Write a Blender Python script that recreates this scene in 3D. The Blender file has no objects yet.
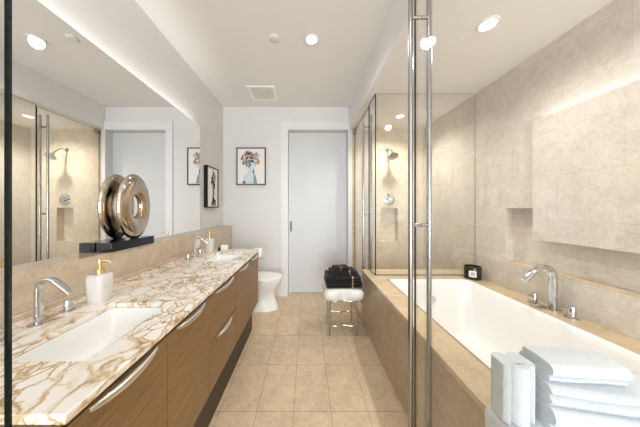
import bpy, bmesh, math, random
from mathutils import Vector, Matrix
random.seed(7)
PI = math.pi
sc = bpy.context.scene
C = sc.collection

# ------------------------------------------------------------------ camera
cam_d = bpy.data.cameras.new('camera')
cam = bpy.data.objects.new('camera', cam_d); C.objects.link(cam)
cam.location = (0, 0, 1.28); cam.rotation_euler = (PI/2, 0, 0)
cam_d.sensor_fit = 'HORIZONTAL'; cam_d.sensor_width = 36
cam_d.lens = 213/640*36
cam_d.shift_x = 13.5/640; cam_d.shift_y = -5/640
cam_d.clip_start = 0.02
sc.camera = cam

# ------------------------------------------------------------------ colour management, world, big lights
sc.view_settings.view_transform = 'Standard'
sc.view_settings.look = 'None'
sc.view_settings.gamma = 1
sc.view_settings.use_curve_mapping = False
sc.view_settings.exposure = 0.17
try:
    sc.cycles.max_bounces = 14; sc.cycles.diffuse_bounces = 7; sc.cycles.glossy_bounces = 8
    sc.cycles.transparent_max_bounces = 32; sc.cycles.transmission_bounces = 8
    sc.cycles.caustics_reflective = False; sc.cycles.caustics_refractive = False
    sc.cycles.sample_clamp_indirect = 6
except Exception:
    pass
w = bpy.data.worlds.new('daylight'); sc.world = w; w.use_nodes = True
w.node_tree.nodes['Background'].inputs[0].default_value = (0.75, 0.87, 1, 1)
w.node_tree.nodes['Background'].inputs[1].default_value = 1.2

def area(name, loc, rot, sx, sy, power, col=(1, 1, 1), parent=None):
    l = bpy.data.lights.new(name, 'AREA'); l.shape = 'RECTANGLE'; l.size = sx; l.size_y = sy
    l.energy = power; l.color = col
    o = bpy.data.objects.new(name, l); C.objects.link(o)
    o.location = loc; o.rotation_euler = rot
    if parent:
        o.parent = parent; o.location = Vector(loc) - WL[parent.name]
    return o
WL = {}
# cool fill light added behind the camera, set at an added, unseen window
area('added_fill_light', (0.1, -3.54, 1.2), (PI/2+0.42, 0, 0), 2.0, 1.9, 165, (0.88, 0.945, 1.0))

# ------------------------------------------------------------------ colour helpers / materials
def lin(c):
    c = c/255
    return c/12.92 if c <= 0.04045 else ((c+0.055)/1.055)**2.4
def col(r, g, b): return (lin(r), lin(g), lin(b), 1)

def new_mat(name):
    m = bpy.data.materials.new(name); m.use_nodes = True
    nt = m.node_tree; b = nt.nodes['Principled BSDF']
    return m, nt, b
def N(nt, t, **kw):
    n = nt.nodes.new(t)
    for k, v in kw.items(): setattr(n, k, v)
    return n
def plain(name, c, rough=0.5, metal=0.0, noise=0.0, nscale=20, bump=0.0, bscale=200, coat=0.0, sheen=0.0, spec=None):
    m, nt, b = new_mat(name)
    b.inputs['Base Color'].default_value = c
    b.inputs['Roughness'].default_value = rough
    b.inputs['Metallic'].default_value = metal
    b.inputs['Coat Weight'].default_value = coat
    b.inputs['Sheen Weight'].default_value = sheen
    if spec is not None: b.inputs['Specular IOR Level'].default_value = spec
    tc = N(nt, 'ShaderNodeTexCoord')
    if noise:
        n = N(nt, 'ShaderNodeTexNoise'); n.inputs['Scale'].default_value = nscale; n.inputs['Detail'].default_value = 5
        nt.links.new(tc.outputs['Object'], n.inputs['Vector'])
        r = N(nt, 'ShaderNodeMix', data_type='RGBA')
        r.inputs[6].default_value = tuple(x*(1-noise) for x in c[:3])+(1,)
        r.inputs[7].default_value = tuple(min(1, x*(1+noise)) for x in c[:3])+(1,)
        nt.links.new(n.outputs['Fac'], r.inputs[0]); nt.links.new(r.outputs[2], b.inputs['Base Color'])
    if bump:
        n = N(nt, 'ShaderNodeTexNoise'); n.inputs['Scale'].default_value = bscale; n.inputs['Detail'].default_value = 3
        nt.links.new(tc.outputs['Object'], n.inputs['Vector'])
        bp = N(nt, 'ShaderNodeBump'); bp.inputs['Strength'].default_value = bump; bp.inputs['Distance'].default_value = 0.004
        nt.links.new(n.outputs['Fac'], bp.inputs['Height']); nt.links.new(bp.outputs['Normal'], b.inputs['Normal'])
    return m

def stone(name, ca, cb, cm, axes, bw, rh, off=0.5, mortar=0.002, shift=(0, 0), rough=0.35, vein=0.45, nscale=11, tint=0.07):
    """limestone tiles laid in the plane given by two axes"""
    m, nt, b = new_mat(name)
    tc = N(nt, 'ShaderNodeTexCoord'); sp = N(nt, 'ShaderNodeSeparateXYZ')
    nt.links.new(tc.outputs['Object'], sp.inputs[0])
    cb_ = N(nt, 'ShaderNodeCombineXYZ')
    for k in range(2):
        ad = N(nt, 'ShaderNodeMath', operation='ADD'); ad.inputs[1].default_value = shift[k]
        nt.links.new(sp.outputs[axes[k]], ad.inputs[0]); nt.links.new(ad.outputs[0], cb_.inputs[k])
    br = N(nt, 'ShaderNodeTexBrick'); br.offset = off; br.offset_frequency = 2; br.squash = 1
    br.inputs['Scale'].default_value = 1; br.inputs['Brick Width'].default_value = bw; br.inputs['Row Height'].default_value = rh
    br.inputs['Mortar Size'].default_value = mortar; br.inputs['Mortar Smooth'].default_value = 0.1
    br.inputs['Color1'].default_value = (1-tint, 1-tint, 1-tint, 1); br.inputs['Color2'].default_value = (1, 1, 1, 1)
    br.inputs['Mortar'].default_value = cm; br.inputs['Bias'].default_value = 0
    nt.links.new(cb_.outputs[0], br.inputs['Vector'])
    # warped cloudy noise
    n1 = N(nt, 'ShaderNodeTexNoise'); n1.inputs['Scale'].default_value = nscale; n1.inputs['Detail'].default_value = 8; n1.inputs['Roughness'].default_value = 0.65; n1.inputs['Distortion'].default_value = 0.8
    nt.links.new(tc.outputs['Object'], n1.inputs['Vector'])
    rp = N(nt, 'ShaderNodeValToRGB'); rp.color_ramp.elements[0].position = 0.3; rp.color_ramp.elements[1].position = 0.72
    rp.color_ramp.elements[0].color = ca; rp.color_ramp.elements[1].color = cb
    nt.links.new(n1.outputs['Fac'], rp.inputs[0])
    # short slanted fossil marks
    mp = N(nt, 'ShaderNodeMapping'); mp.inputs['Scale'].default_value = (20, 20, 26); mp.inputs['Rotation'].default_value = (0.6, 0.7, 0.5)
    nt.links.new(tc.outputs['Object'], mp.inputs[0])
    n2 = N(nt, 'ShaderNodeTexNoise'); n2.inputs['Scale'].default_value = 2.2; n2.inputs['Detail'].default_value = 6; n2.inputs['Distortion'].default_value = 1.5
    nt.links.new(mp.outputs[0], n2.inputs['Vector'])
    r2 = N(nt, 'ShaderNodeValToRGB'); r2.color_ramp.elements[0].position = 0.36; r2.color_ramp.elements[1].position = 0.5
    k = 1-0.28*vein
    r2.color_ramp.elements[0].color = (k, k*0.985, k*0.96, 1); r2.color_ramp.elements[1].color = (1, 1, 1, 1)
    nt.links.new(n2.outputs['Fac'], r2.inputs[0])
    mu = N(nt, 'ShaderNodeMix', data_type='RGBA', blend_type='MULTIPLY'); mu.inputs[0].default_value = 1
    nt.links.new(rp.outputs[0], mu.inputs[6]); nt.links.new(r2.outputs[0], mu.inputs[7])
    mu2 = N(nt, 'ShaderNodeMix', data_type='RGBA', blend_type='MULTIPLY'); mu2.inputs[0].default_value = 1
    nt.links.new(mu.outputs[2], mu2.inputs[6]); nt.links.new(br.outputs['Color'], mu2.inputs[7])
    nt.links.new(mu2.outputs[2], b.inputs['Base Color'])
    b.inputs['Roughness'].default_value = rough
    return m

def marble(name):
    m, nt, b = new_mat(name)
    tc = N(nt, 'ShaderNodeTexCoord')
    nw = N(nt, 'ShaderNodeTexNoise'); nw.inputs['Scale'].default_value = 7; nw.inputs['Detail'].default_value = 5
    nt.links.new(tc.outputs['Object'], nw.inputs['Vector'])
    sub = N(nt, 'ShaderNodeVectorMath', operation='SUBTRACT'); sub.inputs[1].default_value = (0.5, 0.5, 0.5)
    nt.links.new(nw.outputs['Color'], sub.inputs[0])
    scl = N(nt, 'ShaderNodeVectorMath', operation='SCALE'); scl.inputs['Scale'].default_value = 0.16
    nt.links.new(sub.outputs[0], scl.inputs[0])
    add = N(nt, 'ShaderNodeVectorMath', operation='ADD')
    nt.links.new(tc.outputs['Object'], add.inputs[0]); nt.links.new(scl.outputs[0], add.inputs[1])
    mp = N(nt, 'ShaderNodeMapping'); mp.inputs['Rotation'].default_value = (0, 0, 0.7); mp.inputs['Scale'].default_value = (1.0, 0.62, 1)
    nt.links.new(add.outputs[0], mp.inputs[0])
    def veins(scale, w0, w1):
        v = N(nt, 'ShaderNodeTexVoronoi', feature='DISTANCE_TO_EDGE'); v.inputs['Scale'].default_value = scale
        nt.links.new(mp.outputs[0], v.inputs['Vector'])
        r = N(nt, 'ShaderNodeMapRange'); r.inputs['From Min'].default_value = w0; r.inputs['From Max'].default_value = w1
        r.inputs['To Min'].default_value = 1; r.inputs['To Max'].default_value = 0
        nt.links.new(v.outputs['Distance'], r.inputs['Value'])
        return r.outputs[0]
    va = veins(10.5, 0.004, 0.085); vb = veins(24, 0.01, 0.12)
    nm = N(nt, 'ShaderNodeTexNoise'); nm.inputs['Scale'].default_value = 5; nm.inputs['Detail'].default_value = 4
    nt.links.new(tc.outputs['Object'], nm.inputs['Vector'])
    mr = N(nt, 'ShaderNodeMapRange'); mr.inputs['From Min'].default_value = 0.4; mr.inputs['From Max'].default_value = 0.56
    nt.links.new(nm.outputs['Fac'], mr.inputs['Value'])
    m1 = N(nt, 'ShaderNodeMath', operation='MULTIPLY'); nt.links.new(vb, m1.inputs[0]); nt.links.new(mr.outputs[0], m1.inputs[1])
    n3 = N(nt, 'ShaderNodeTexNoise'); n3.inputs['Scale'].default_value = 16; n3.inputs['Detail'].default_value = 4
    nt.links.new(tc.outputs['Object'], n3.inputs['Vector'])
    m0 = N(nt, 'ShaderNodeMapRange'); m0.inputs['From Min'].default_value = 0.3; m0.inputs['From Max'].default_value = 0.62; m0.inputs['To Min'].default_value = 0.15
    nt.links.new(n3.outputs['Fac'], m0.inputs['Value'])
    ma = N(nt, 'ShaderNodeMath', operation='MULTIPLY'); nt.links.new(va, ma.inputs[0]); nt.links.new(m0.outputs[0], ma.inputs[1])
    mx = N(nt, 'ShaderNodeMath', operation='MAXIMUM'); nt.links.new(ma.outputs[0], mx.inputs[0])
    m2 = N(nt, 'ShaderNodeMath', operation='MULTIPLY'); m2.inputs[1].default_value = 0.9; nt.links.new(m1.outputs[0], m2.inputs[0]); nt.links.new(m2.outputs[0], mx.inputs[1])
    rp = N(nt, 'ShaderNodeValToRGB')
    e = rp.color_ramp.elements
    e[0].position = 0.0; e[0].color = col(238, 233, 226)
    e[1].position = 1.0; e[1].color = col(166, 137, 100)
    x = e.new(0.3); x.color = col(230, 217, 198)
    x = e.new(0.65); x.color = col(202, 178, 144)
    nt.links.new(mx.outputs[0], rp.inputs[0])
    nt.links.new(rp.outputs[0], b.inputs['Base Color'])
    b.inputs['Roughness'].default_value = 0.22
    return m

def wood(name):
    m, nt, b = new_mat(name)
    tc = N(nt, 'ShaderNodeTexCoord')
    mp = N(nt, 'ShaderNodeMapping'); mp.inputs['Scale'].default_value = (30, 1.6, 75)
    nt.links.new(tc.outputs['Object'], mp.inputs[0])
    n = N(nt, 'ShaderNodeTexNoise'); n.inputs['Scale'].default_value = 3.2; n.inputs['Detail'].default_value = 5; n.inputs['Roughness'].default_value = 0.6
    nt.links.new(mp.outputs[0], n.inputs['Vector'])
    rp = N(nt, 'ShaderNodeValToRGB'); e = rp.color_ramp.elements
    e[0].position = 0.3; e[0].color = col(106, 79, 48); e[1].position = 0.7; e[1].color = col(152, 118, 77)
    nt.links.new(n.outputs['Fac'], rp.inputs[0]); nt.links.new(rp.outputs[0], b.inputs['Base Color'])
    b.inputs['Roughness'].default_value = 0.42
    return m

def glass(name, tint=(0.985, 0.991, 0.984), f0=0.04):
    m = bpy.data.materials.new(name); m.use_nodes = True; nt = m.node_tree
    nt.nodes.remove(nt.nodes['Principled BSDF']); out = nt.nodes['Material Output']
    t = N(nt, 'ShaderNodeBsdfTransparent'); t.inputs[0].default_value = tint+(1,)
    g = N(nt, 'ShaderNodeBsdfGlossy'); g.inputs['Roughness'].default_value = 0.0; g.inputs['Color'].default_value = (1, 1, 1, 1)
    lw = N(nt, 'ShaderNodeLayerWeight'); lw.inputs['Blend'].default_value = 0.5
    p = N(nt, 'ShaderNodeMath', operation='POWER'); p.inputs[1].default_value = 5
    nt.links.new(lw.outputs['Facing'], p.inputs[0])
    ml = N(nt, 'ShaderNodeMath', operation='MULTIPLY_ADD'); ml.inputs[1].default_value = 1-f0; ml.inputs[2].default_value = f0
    nt.links.new(p.outputs[0], ml.inputs[0])
    mx = N(nt, 'ShaderNodeMixShader'); nt.links.new(ml.outputs[0], mx.inputs[0])
    nt.links.new(t.outputs[0], mx.inputs[1]); nt.links.new(g.outputs[0], mx.inputs[2])
    nt.links.new(mx.outputs[0], out.inputs['Surface'])
    return m

def emit(name, c, s):
    m, nt, b = new_mat(name)
    b.inputs['Base Color'].default_value = c
    b.inputs['Emission Color'].default_value = c; b.inputs['Emission Strength'].default_value = s
    return m

M = {}
M['paint'] = plain('warm grey wall paint', col(219, 219, 218), 0.7, noise=0.01, nscale=3)
M['ceil'] = plain('ceiling paint', col(234, 232, 230), 0.8, noise=0.01, nscale=2)
M['trim'] = plain('white trim paint', col(226, 226, 226), 0.45, noise=0.008)
M['door'] = plain('door paint', col(207, 209, 211), 0.45, noise=0.008)
LA, LB, LM = col(205, 194, 180), col(223, 213, 202), (0.86, 0.84, 0.80, 1)
M['tileR'] = stone('limestone tile side wall', LA, LB, LM, (1, 2), 0.61, 0.305, shift=(0.1, 0.02))
M['tileB'] = stone('limestone tile back wall', col(206, 190, 166), col(226, 212, 190), LM, (0, 2), 0.61, 0.305, shift=(0.2, 0.02))
M['tileL'] = stone('limestone tile ledge', col(188, 170, 148), col(212, 196, 174), LM, (1, 2), 0.30, 0.6, off=0, shift=(0.05, 0.1), rough=0.22)
M['floor'] = stone('floor tile', col(194, 171, 140), col(218, 197, 166), (0.60, 0.54, 0.48, 1), (0, 1), 0.234, 0.4015, off=0, mortar=0.0022, shift=(0.314+0.234*4, -1.343+0.4015*5), rough=0.3, vein=0.5, nscale=9, tint=0.05)
M['deck'] = stone('tub deck stone', col(206, 182, 148), col(224, 203, 172), (0.8, 0.76, 0.7, 1), (0, 1), 3.0, 0.9, off=0, shift=(1, 0.35), rough=0.25, vein=0.4, nscale=7)
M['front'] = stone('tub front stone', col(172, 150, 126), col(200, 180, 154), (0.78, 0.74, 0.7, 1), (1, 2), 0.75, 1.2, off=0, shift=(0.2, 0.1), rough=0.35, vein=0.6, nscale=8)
M['marble'] = marble('gold veined marble')
M['wood'] = wood('rift oak veneer')
M['cab_in'] = plain('cabinet carcass', col(96, 70, 46), 0.6, noise=0.1)
M['plinth'] = plain('dark plinth', col(70, 56, 46), 0.6, noise=0.15, nscale=40)
M['glass'] = glass('clear glass')
M['gedge'] = plain('green glass edge', col(6, 17, 14), 0.5, spec=0.05)
M['gedge_pale'] = plain('pale glass edge', col(128, 140, 126), 0.3)
M['mirror'] = plain('mirror silver', (0.93, 0.94, 0.94, 1), 0.0, 1.0)
M['chrome'] = plain('polished chrome', (0.62, 0.625, 0.64, 1), 0.05, 1.0)
M['steel'] = plain('brushed steel', (0.36, 0.365, 0.37, 1), 0.22, 1.0)
M['nickel'] = plain('satin nickel', (0.78, 0.75, 0.69, 1), 0.33, 1.0)
M['champagne'] = plain('champagne metal', (0.5, 0.47, 0.4, 1), 0.34, 1.0)
M['gold'] = plain('brushed gold', (0.83, 0.62, 0.28, 1), 0.25, 1.0)
M['porc'] = plain('white porcelain', col(240, 240, 238), 0.12, coat=0.3)
M['acryl'] = plain('white acrylic', col(243, 242, 240), 0.18, coat=0.2)
M['black'] = plain('black lacquer', col(14, 14, 16), 0.3)
M['navy'] = plain('black stone', col(16, 20, 30), 0.12)
M['wtowel'] = plain('white terry', col(210, 216, 222), 0.95, bump=0.6, bscale=260, sheen=0.3)
M['btowel'] = plain('black terry', col(17, 16, 17), 0.95, bump=0.8, bscale=260, sheen=0.05)
M['band'] = plain('champagne ribbon band', col(176, 150, 112), 0.4, 0.4)
M['fabric'] = plain('off white leather', col(226, 224, 219), 0.55, bump=0.1, bscale=300)
M['alab'] = plain('alabaster glass', col(214, 210, 206), 0.25, noise=0.16, nscale=22)
M['paper'] = plain('white paper', col(236, 236, 234), 0.9)
M['plastic'] = plain('white plastic', col(235, 234, 230), 0.4)
M['slot'] = plain('dark slot', col(40, 40, 40), 0.6)
M['lamp'] = emit('lamp lens', (1, 0.97, 0.92, 1), 4)
M['strip'] = emit('led strip', (1, 0.97, 0.93, 1), 1.3)
M['print'] = plain('art paper', col(232, 230, 226), 0.7, noise=0.03, nscale=10)

# ------------------------------------------------------------------ mesh helpers
def bx(bm, x0, x1, y0, y1, z0, z1):
    v = [bm.verts.new(p) for p in ((x0,y0,z0),(x1,y0,z0),(x1,y1,z0),(x0,y1,z0),(x0,y0,z1),(x1,y0,z1),(x1,y1,z1),(x0,y1,z1))]
    for f in ((0,3,2,1),(4,5,6,7),(0,1,5,4),(1,2,6,5),(2,3,7,6),(3,0,4,7)):
        bm.faces.new([v[i] for i in f])
def loft(bm, rings, cap0=True, cap1=True, closed=True):
    R = [[bm.verts.new(p) for p in r] for r in rings]
    n = len(R[0])
    for a, b in zip(R, R[1:]):
        for i in range(n if closed else n-1):
            bm.faces.new((a[i], a[(i+1) % n], b[(i+1) % n], b[i]))
    if cap0: bm.faces.new(list(reversed(R[0])))
    if cap1: bm.faces.new(R[-1])
    return R
def frame_axes(t):
    t = t.normalized()
    u = Vector((0, 0, 1)) if abs(t.z) < 0.9 else Vector((1, 0, 0))
    a = t.cross(u).normalized(); b = t.cross(a).normalized()
    return a, b
def tube(bm, pts, r, n=16, closed=False):
    pts = [Vector(p) for p in pts]; rings = []
    rr = r if isinstance(r, (list, tuple)) else [r]*len(pts)
    a0 = None
    for i, p in enumerate(pts):
        if closed: t = pts[(i+1) % len(pts)]-pts[i-1]
        elif i == 0: t = pts[1]-p
        elif i == len(pts)-1: t = p-pts[-2]
        else: t = (pts[i+1]-p).normalized()+(p-pts[i-1]).normalized()
        t.normalize()
        if a0 is None: a, b = frame_axes(t)
        else:
            a = (a0-t*a0.dot(t)).normalized(); b = t.cross(a)
        a0 = a
        rings.append([p+a*math.cos(2*PI*k/n)*rr[i]+b*math.sin(2*PI*k/n)*rr[i] for k in range(n)])
    if closed:
        R = [[bm.verts.new(p) for p in q] for q in rings]
        for i in range(len(R)):
            A, B = R[i], R[(i+1) % len(R)]
            for k in range(n): bm.faces.new((A[k], A[(k+1) % n], B[(k+1) % n], B[k]))
    else: loft(bm, rings)
def lathe(bm, prof, c, n=40, axis='z', cap=True):
    c = Vector(c); rings = []
    for r, h in prof:
        ring = []
        for k in range(n):
            a = 2*PI*k/n; x, y = r*math.cos(a), r*math.sin(a)
            p = {'z': Vector((x, y, h)), 'y': Vector((x, h, y)), 'x': Vector((h, x, y))}[axis]
            ring.append(c+p)
        rings.append(ring)
    loft(bm, rings, cap, cap)
def sell(cx, cy, z, a, b, e=2.0, n=48):
    out = []
    for k in range(n):
        t = 2*PI*k/n; c, s = math.cos(t), math.sin(t)
        out.append((cx+a*math.copysign(abs(c)**(2/e), c), cy+b*math.copysign(abs(s)**(2/e), s), z))
    return out
def rrect(x0, x1, y0, y1, z, r, k=6):
    pts = []
    for (cx, cy, a0) in ((x1-r, y1-r, 0), (x0+r, y1-r, 90), (x0+r, y0+r, 180), (x1-r, y0+r, 270)):
        for i in range(k+1):
            a = math.radians(a0+90*i/k); pts.append((cx+r*math.cos(a), cy+r*math.sin(a), z))
    return pts
def plate(bm, us, vs, skip, w0, w1, axis):
    """a slab with rectangular holes: grid of cells in (u,v), thickness w0..w1 along axis"""
    def P(u, v, w_): return {'z': (u, v, w_), 'x': (w_, u, v), 'y': (u, w_, v)}[axis]
    nu, nv = len(us), len(vs)
    cell = {(i, j) for i in range(nu-1) for j in range(nv-1) if (i, j) not in skip}
    V = {}
    def gv(i, j, k):
        if (i, j, k) not in V: V[(i, j, k)] = bm.verts.new(P(us[i], vs[j], (w0, w1)[k]))
        return V[(i, j, k)]
    for (i, j) in cell:
        bm.faces.new((gv(i, j, 1), gv(i+1, j, 1), gv(i+1, j+1, 1), gv(i, j+1, 1)))
        bm.faces.new((gv(i, j, 0), gv(i, j+1, 0), gv(i+1, j+1, 0), gv(i+1, j, 0)))
        for (di, dj, a, b) in ((-1, 0, (i, j+1), (i, j)), (1, 0, (i+1, j), (i+1, j+1)), (0, -1, (i, j), (i+1, j)), (0, 1, (i+1, j+1), (i, j+1))):
            if (i+di, j+dj) not in cell:
                bm.faces.new((gv(*a, 0), gv(*b, 0), gv(*b, 1), gv(*a, 1)))
def obj(name, bm, mat, parent=None, origin=None, bevel=0, seg=2, smooth=True, angle=40, mats=None, subd=0):
    """link a bmesh drawn in world coordinates as ONE mesh object under parent (or with its origin at origin)"""
    bmesh.ops.recalc_face_normals(bm, faces=bm.faces)
    base = WL[parent.name] if parent else Vector(origin or (0, 0, 0))
    for v in bm.verts: v.co -= base
    me = bpy.data.meshes.new(name); bm.to_mesh(me); bm.free()
    for mm in (mats or [mat]): me.materials.append(mm)
    o = bpy.data.objects.new(name, me); C.objects.link(o)
    if parent: o.parent = parent
    else: o.location = base
    WL[o.name] = base
    if smooth:
        for p in me.polygons: p.use_smooth = True
        me.set_sharp_from_angle(angle=math.radians(angle))
    if bevel:
        b = o.modifiers.new('edge', 'BEVEL'); b.width = bevel; b.segments = seg; b.limit_method = 'ANGLE'; b.angle_limit = math.radians(50)
    if subd:
        s = o.modifiers.new('smooth', 'SUBSURF'); s.levels = subd; s.render_levels = subd
    return o
def tag(o, label, cat, group=None):
    o['label'] = label; o['category'] = cat
    if group: o['group'] = group
    return o
def thing(name, label, cat, loc, group=None):
    o = bpy.data.objects.new(name, None); C.objects.link(o); o.location = loc; o.empty_display_size = 0.1
    WL[o.name] = Vector(loc)
    return tag(o, label, cat, group)
def struct(name, bm, mat, label=None, **kw):
    o = obj(name, bm, mat, **kw); o['kind'] = 'structure'
    if label: o['label'] = label
    return o
def dup(root, loc, label, group=None):
    r = root.copy(); C.objects.link(r); r.location = loc; r['label'] = label
    if group: r['group'] = group
    WL[r.name] = Vector(loc)
    for ch in list(root.children):
        c = ch.copy(); C.objects.link(c); c.parent = r
        for g in list(ch.children):
            d = g.copy(); C.objects.link(d); d.parent = c
    return r
def B(): return bmesh.new()
def boxm(*boxes):
    bm = B()
    for b in boxes: bx(bm, *b)
    return bm

# ------------------------------------------------------------------ dimensions
XL, XR, YB, YN = -1.223, 1.714, 3.12, -3.6
ZC, ZS = 2.767, 2.445          # ceiling, lower ceiling over the tub
XS = 0.6225                    # soffit face
TF = 0.62                      # tub front
DZ = 0.60                      # tub deck height
CZ = 0.86                      # counter height
XM = -1.163                    # mirror face
XBK = -1.087                   # tile ledge face

# ------------------------------------------------------------------ shell
struct('floor', boxm((XL-0.2, XR+0.2, YN-0.2, YB+0.3, -0.1, 0)), M['floor'], 'tan stone tile floor with thin dark joints', smooth=False)
struct('ceiling', boxm((XL-0.2, XR+0.2, YN-0.2, YB+0.3, ZC, ZC+0.1)), M['ceil'], 'white painted ceiling with round downlight', smooth=False)
struct('ceiling_soffit', boxm((XS, XR+0.05, YN, YB+0.05, ZS, ZC)), M['ceil'], 'dropped white ceiling box over tub and shower', smooth=False)
struct('wall_left', boxm((XL-0.15, XL, YN, YB+0.2, 0, ZC)), M['paint'], 'light grey painted wall behind the long mirror', smooth=False)
bm = B(); plate(bm, [XL-0.1, -0.271, 0.608, 0.665], [0, 2.43, ZC], {(1, 0)}, YB, YB+0.2, 'y')
struct('wall_back', bm, M['paint'], 'light grey painted end wall with recessed door', smooth=False)
bm = B(); plate(bm, [0.665, 1.09, 1.335, XR+0.05], [0, 0.80, 1.288, ZS], {(1, 1)}, YB, YB+0.1, 'y'); bx(bm, 0.665, XR+0.05, YB+0.1, YB+0.2, 0, ZS)
struct('wall_shower', bm, M['tileB'], 'beige limestone shower wall with square niche', smooth=False)
# side wall with long shallow niche
bm = B(); plate(bm, [YN, 0.15, 1.838, YB+0.1], [0, 0.815, 1.283, ZC], {(1, 1)}, XR, XR+0.07, 'x'); bx(bm, XR+0.07, XR+0.2, YN, YB+0.1, 0, ZC)
struct('wall_right', bm, M['tileR'], 'beige limestone wall beside the bathtub with long recess', smooth=False)
bm = B(); plate(bm, [XL-0.1, -0.9, 1.1, XR+0.1], [0, 0.2, 2.2, ZC], {(1, 1)}, YN-0.15, YN, 'y')
struct('wall_front', bm, M['paint'], smooth=False)
bm = B(); plate(bm, [-0.9, -0.85, 1.05, 1.1], [0.2, 0.25, 2.15, 2.2], {(1, 1)}, YN-0.1, YN-0.05, 'y')
struct('added_window_1', bm, M['trim'], smooth=False)  # unseen window frame, added to go with the fill light

# tile ledge along the left wall with its base strip
struct('trim_1', boxm((XL, XBK, 0.1, YB, 0, 1.037)), M['tileL'], 'beige stone ledge running under the mirror', smooth=False)
# door casing
bm = boxm((-0.372, -0.271, YB-0.018, YB, 0, 2.547), (0.608, 0.662, YB-0.018, YB, 0, 2.547), (-0.271, 0.608, YB-0.018, YB, 2.43, 2.547))
struct('trim_2', bm, M['trim'], 'white casing around the end wall door', smooth=False)
bm = boxm((XL+0.14, -0.372, YB-0.014, YB, 0, 0.09))
struct('baseboard_back', bm, M['trim'], smooth=False)
d = struct('door_1', boxm((-0.268, 0.605, YB+0.10, YB+0.14, 0.012, 2.425)), M['door'], 'plain pale grey sliding door at end of room', smooth=False)
bm = boxm((-0.246, -0.222, YB+0.096, YB+0.102, 0.93, 1.09)); h_ = obj('flush_pull', bm, plain('dull steel', (0.22, 0.22, 0.22, 1), 0.5, 0.6), d, bevel=0.004)
obj('pull_recess', boxm((-0.240, -0.228, YB+0.094, YB+0.097, 0.945, 1.075)), M['slot'], h_)

# hung tile panel over the recess
pn = struct('wall_right_panel', boxm((1.679, XR, 0.1, 1.582, 1.053, 1.93)), M['tileR'], 'projecting limestone panel above tub recess with lit top', smooth=False)
obj('light_strip', boxm((1.686, 1.698, 0.15, 1.52, 1.93, 1.932)), M['strip'], pn, smooth=False)
area('cove_light', (1.690, 0.80, 1.936), (PI, 0, 0), 0.02, 1.45, 0.32, (0.95, 0.975, 1), pn)

struct('trim_4', boxm((XR+0.001, XR+0.069, 0.151, 1.837, 0.8155, 0.828)), M['deck'], 'pale stone sill along the bottom of the wall recess', smooth=False)
# shower curb
struct('trim_3', boxm((TF, 0.76, 2.39, YB, 0, 0.09)), M['deck'], 'stone shower curb beyond the bathtub', smooth=False)

# ------------------------------------------------------------------ mirror
t = thing('mirror', 'long frameless wall mirror above the stone ledge with lit top', 'mirror', (XL, 1.2, 1.037))
obj('mirror_back', boxm((XL, XM-0.006, 0.12, 2.322, 1.0375, 2.14)), M['steel'], t, smooth=False)
obj('mirror_glass', boxm((XM-0.006, XM, 0.118, 2.326, 1.0375, 2.18)), M['mirror'], t, smooth=False)
obj('light_strip', boxm((XM-0.026, XM-0.010, 0.15, 2.3, 2.14, 2.143)), M['strip'], t, smooth=False)
area('mirror_cove_light', (XM-0.018, 1.25, 2.15), (PI, 0, 0), 0.016, 2.1, 2.2, (1, 0.98, 0.97), t)

# ------------------------------------------------------------------ downlights
def downlight(x, y, z, label, power, r=0.047, c=(1, 0.985, 0.97)):
    t = thing('ceiling_downlight', label, 'light', (x, y, z), 'recessed ceiling downlights')
    bm = B(); lathe(bm, [(r*1.28, z), (r*1.28, z-0.004), (r*1.22, z-0.008), (r*1.02, z-0.008), (r*0.98, z-0.004), (r*0.98, z)], (x, y, 0), 40)
    obj('trim_ring', bm, M['trim'], t)
    bm = B(); lathe(bm, [(r*0.98, z), (r*0.98, z-0.003), (r*0.9, z-0.005)], (x, y, 0), 40)
    obj('lens', bm, M['lamp'], t)
    l = bpy.data.lights.new('downlight_beam', 'SPOT'); l.energy = power; l.spot_size = math.radians(150); l.spot_blend = 0.9
    l.shadow_soft_size = 0.045; l.color = c
    o = bpy.data.objects.new('downlight_beam', l); C.objects.link(o); o.parent = t; o.location = (0, 0, -0.03)
downlight(0.045, 1.872, ZC, 'round downlight in the high ceiling over the aisle', 32)
downlight(1.146, 1.345, ZS, 'round downlight in the dropped ceiling above the bathtub', 34)
downlight(1.178, 2.683, ZS, 'round downlight above the glazed shower', 55, c=(1, 0.945, 0.87))
downlight(0.049, 0.35, ZC, 'added unseen downlight in the high ceiling above the near basin', 16)  # extra lamp out of view, added to brighten the near end
downlight(0.049, -1.3, ZC, 'added unseen downlight in the high ceiling above the entrance', 34)  # extra lamp behind the camera, added to light the room

# vent and detector
t = thing('ceiling_vent', 'square white vent in the ceiling near the end wall', 'vent', (-0.56, 2.746, ZC))
bm = B(); plate(bm, [-0.732, -0.69, -0.43, -0.387], [2.577, 2.62, 2.873, 2.916], {(1, 1)}, ZC-0.012, ZC, 'z')
obj('frame', bm, plain('vent frame painted lit', col(244, 243, 240), 0.4), t, bevel=0.003)  # frame colour lightened to paint in the light it catches
bm = boxm((-0.69, -0.43, 2.62, 2.873, ZC-0.004, ZC))
for k in range(12):
    y = 2.628+k*0.021; bx(bm, -0.69, -0.43, y, y+0.012, ZC-0.009, ZC-0.004)
obj('grille', bm, plain('vent grille', col(222, 219, 212), 0.6), t, smooth=False)
bm = B(); lathe(bm, [(0.043, ZC), (0.043, ZC-0.006), (0.036, ZC-0.012), (0.02, ZC-0.014)], (-0.283, 1.858, 0), 32)
tag(obj('sprinkler_cover', bm, M['trim'], origin=(-0.283, 1.858, ZC)), 'small round white cover plate in the high ceiling left of downlight', 'sprinkler')

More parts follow.
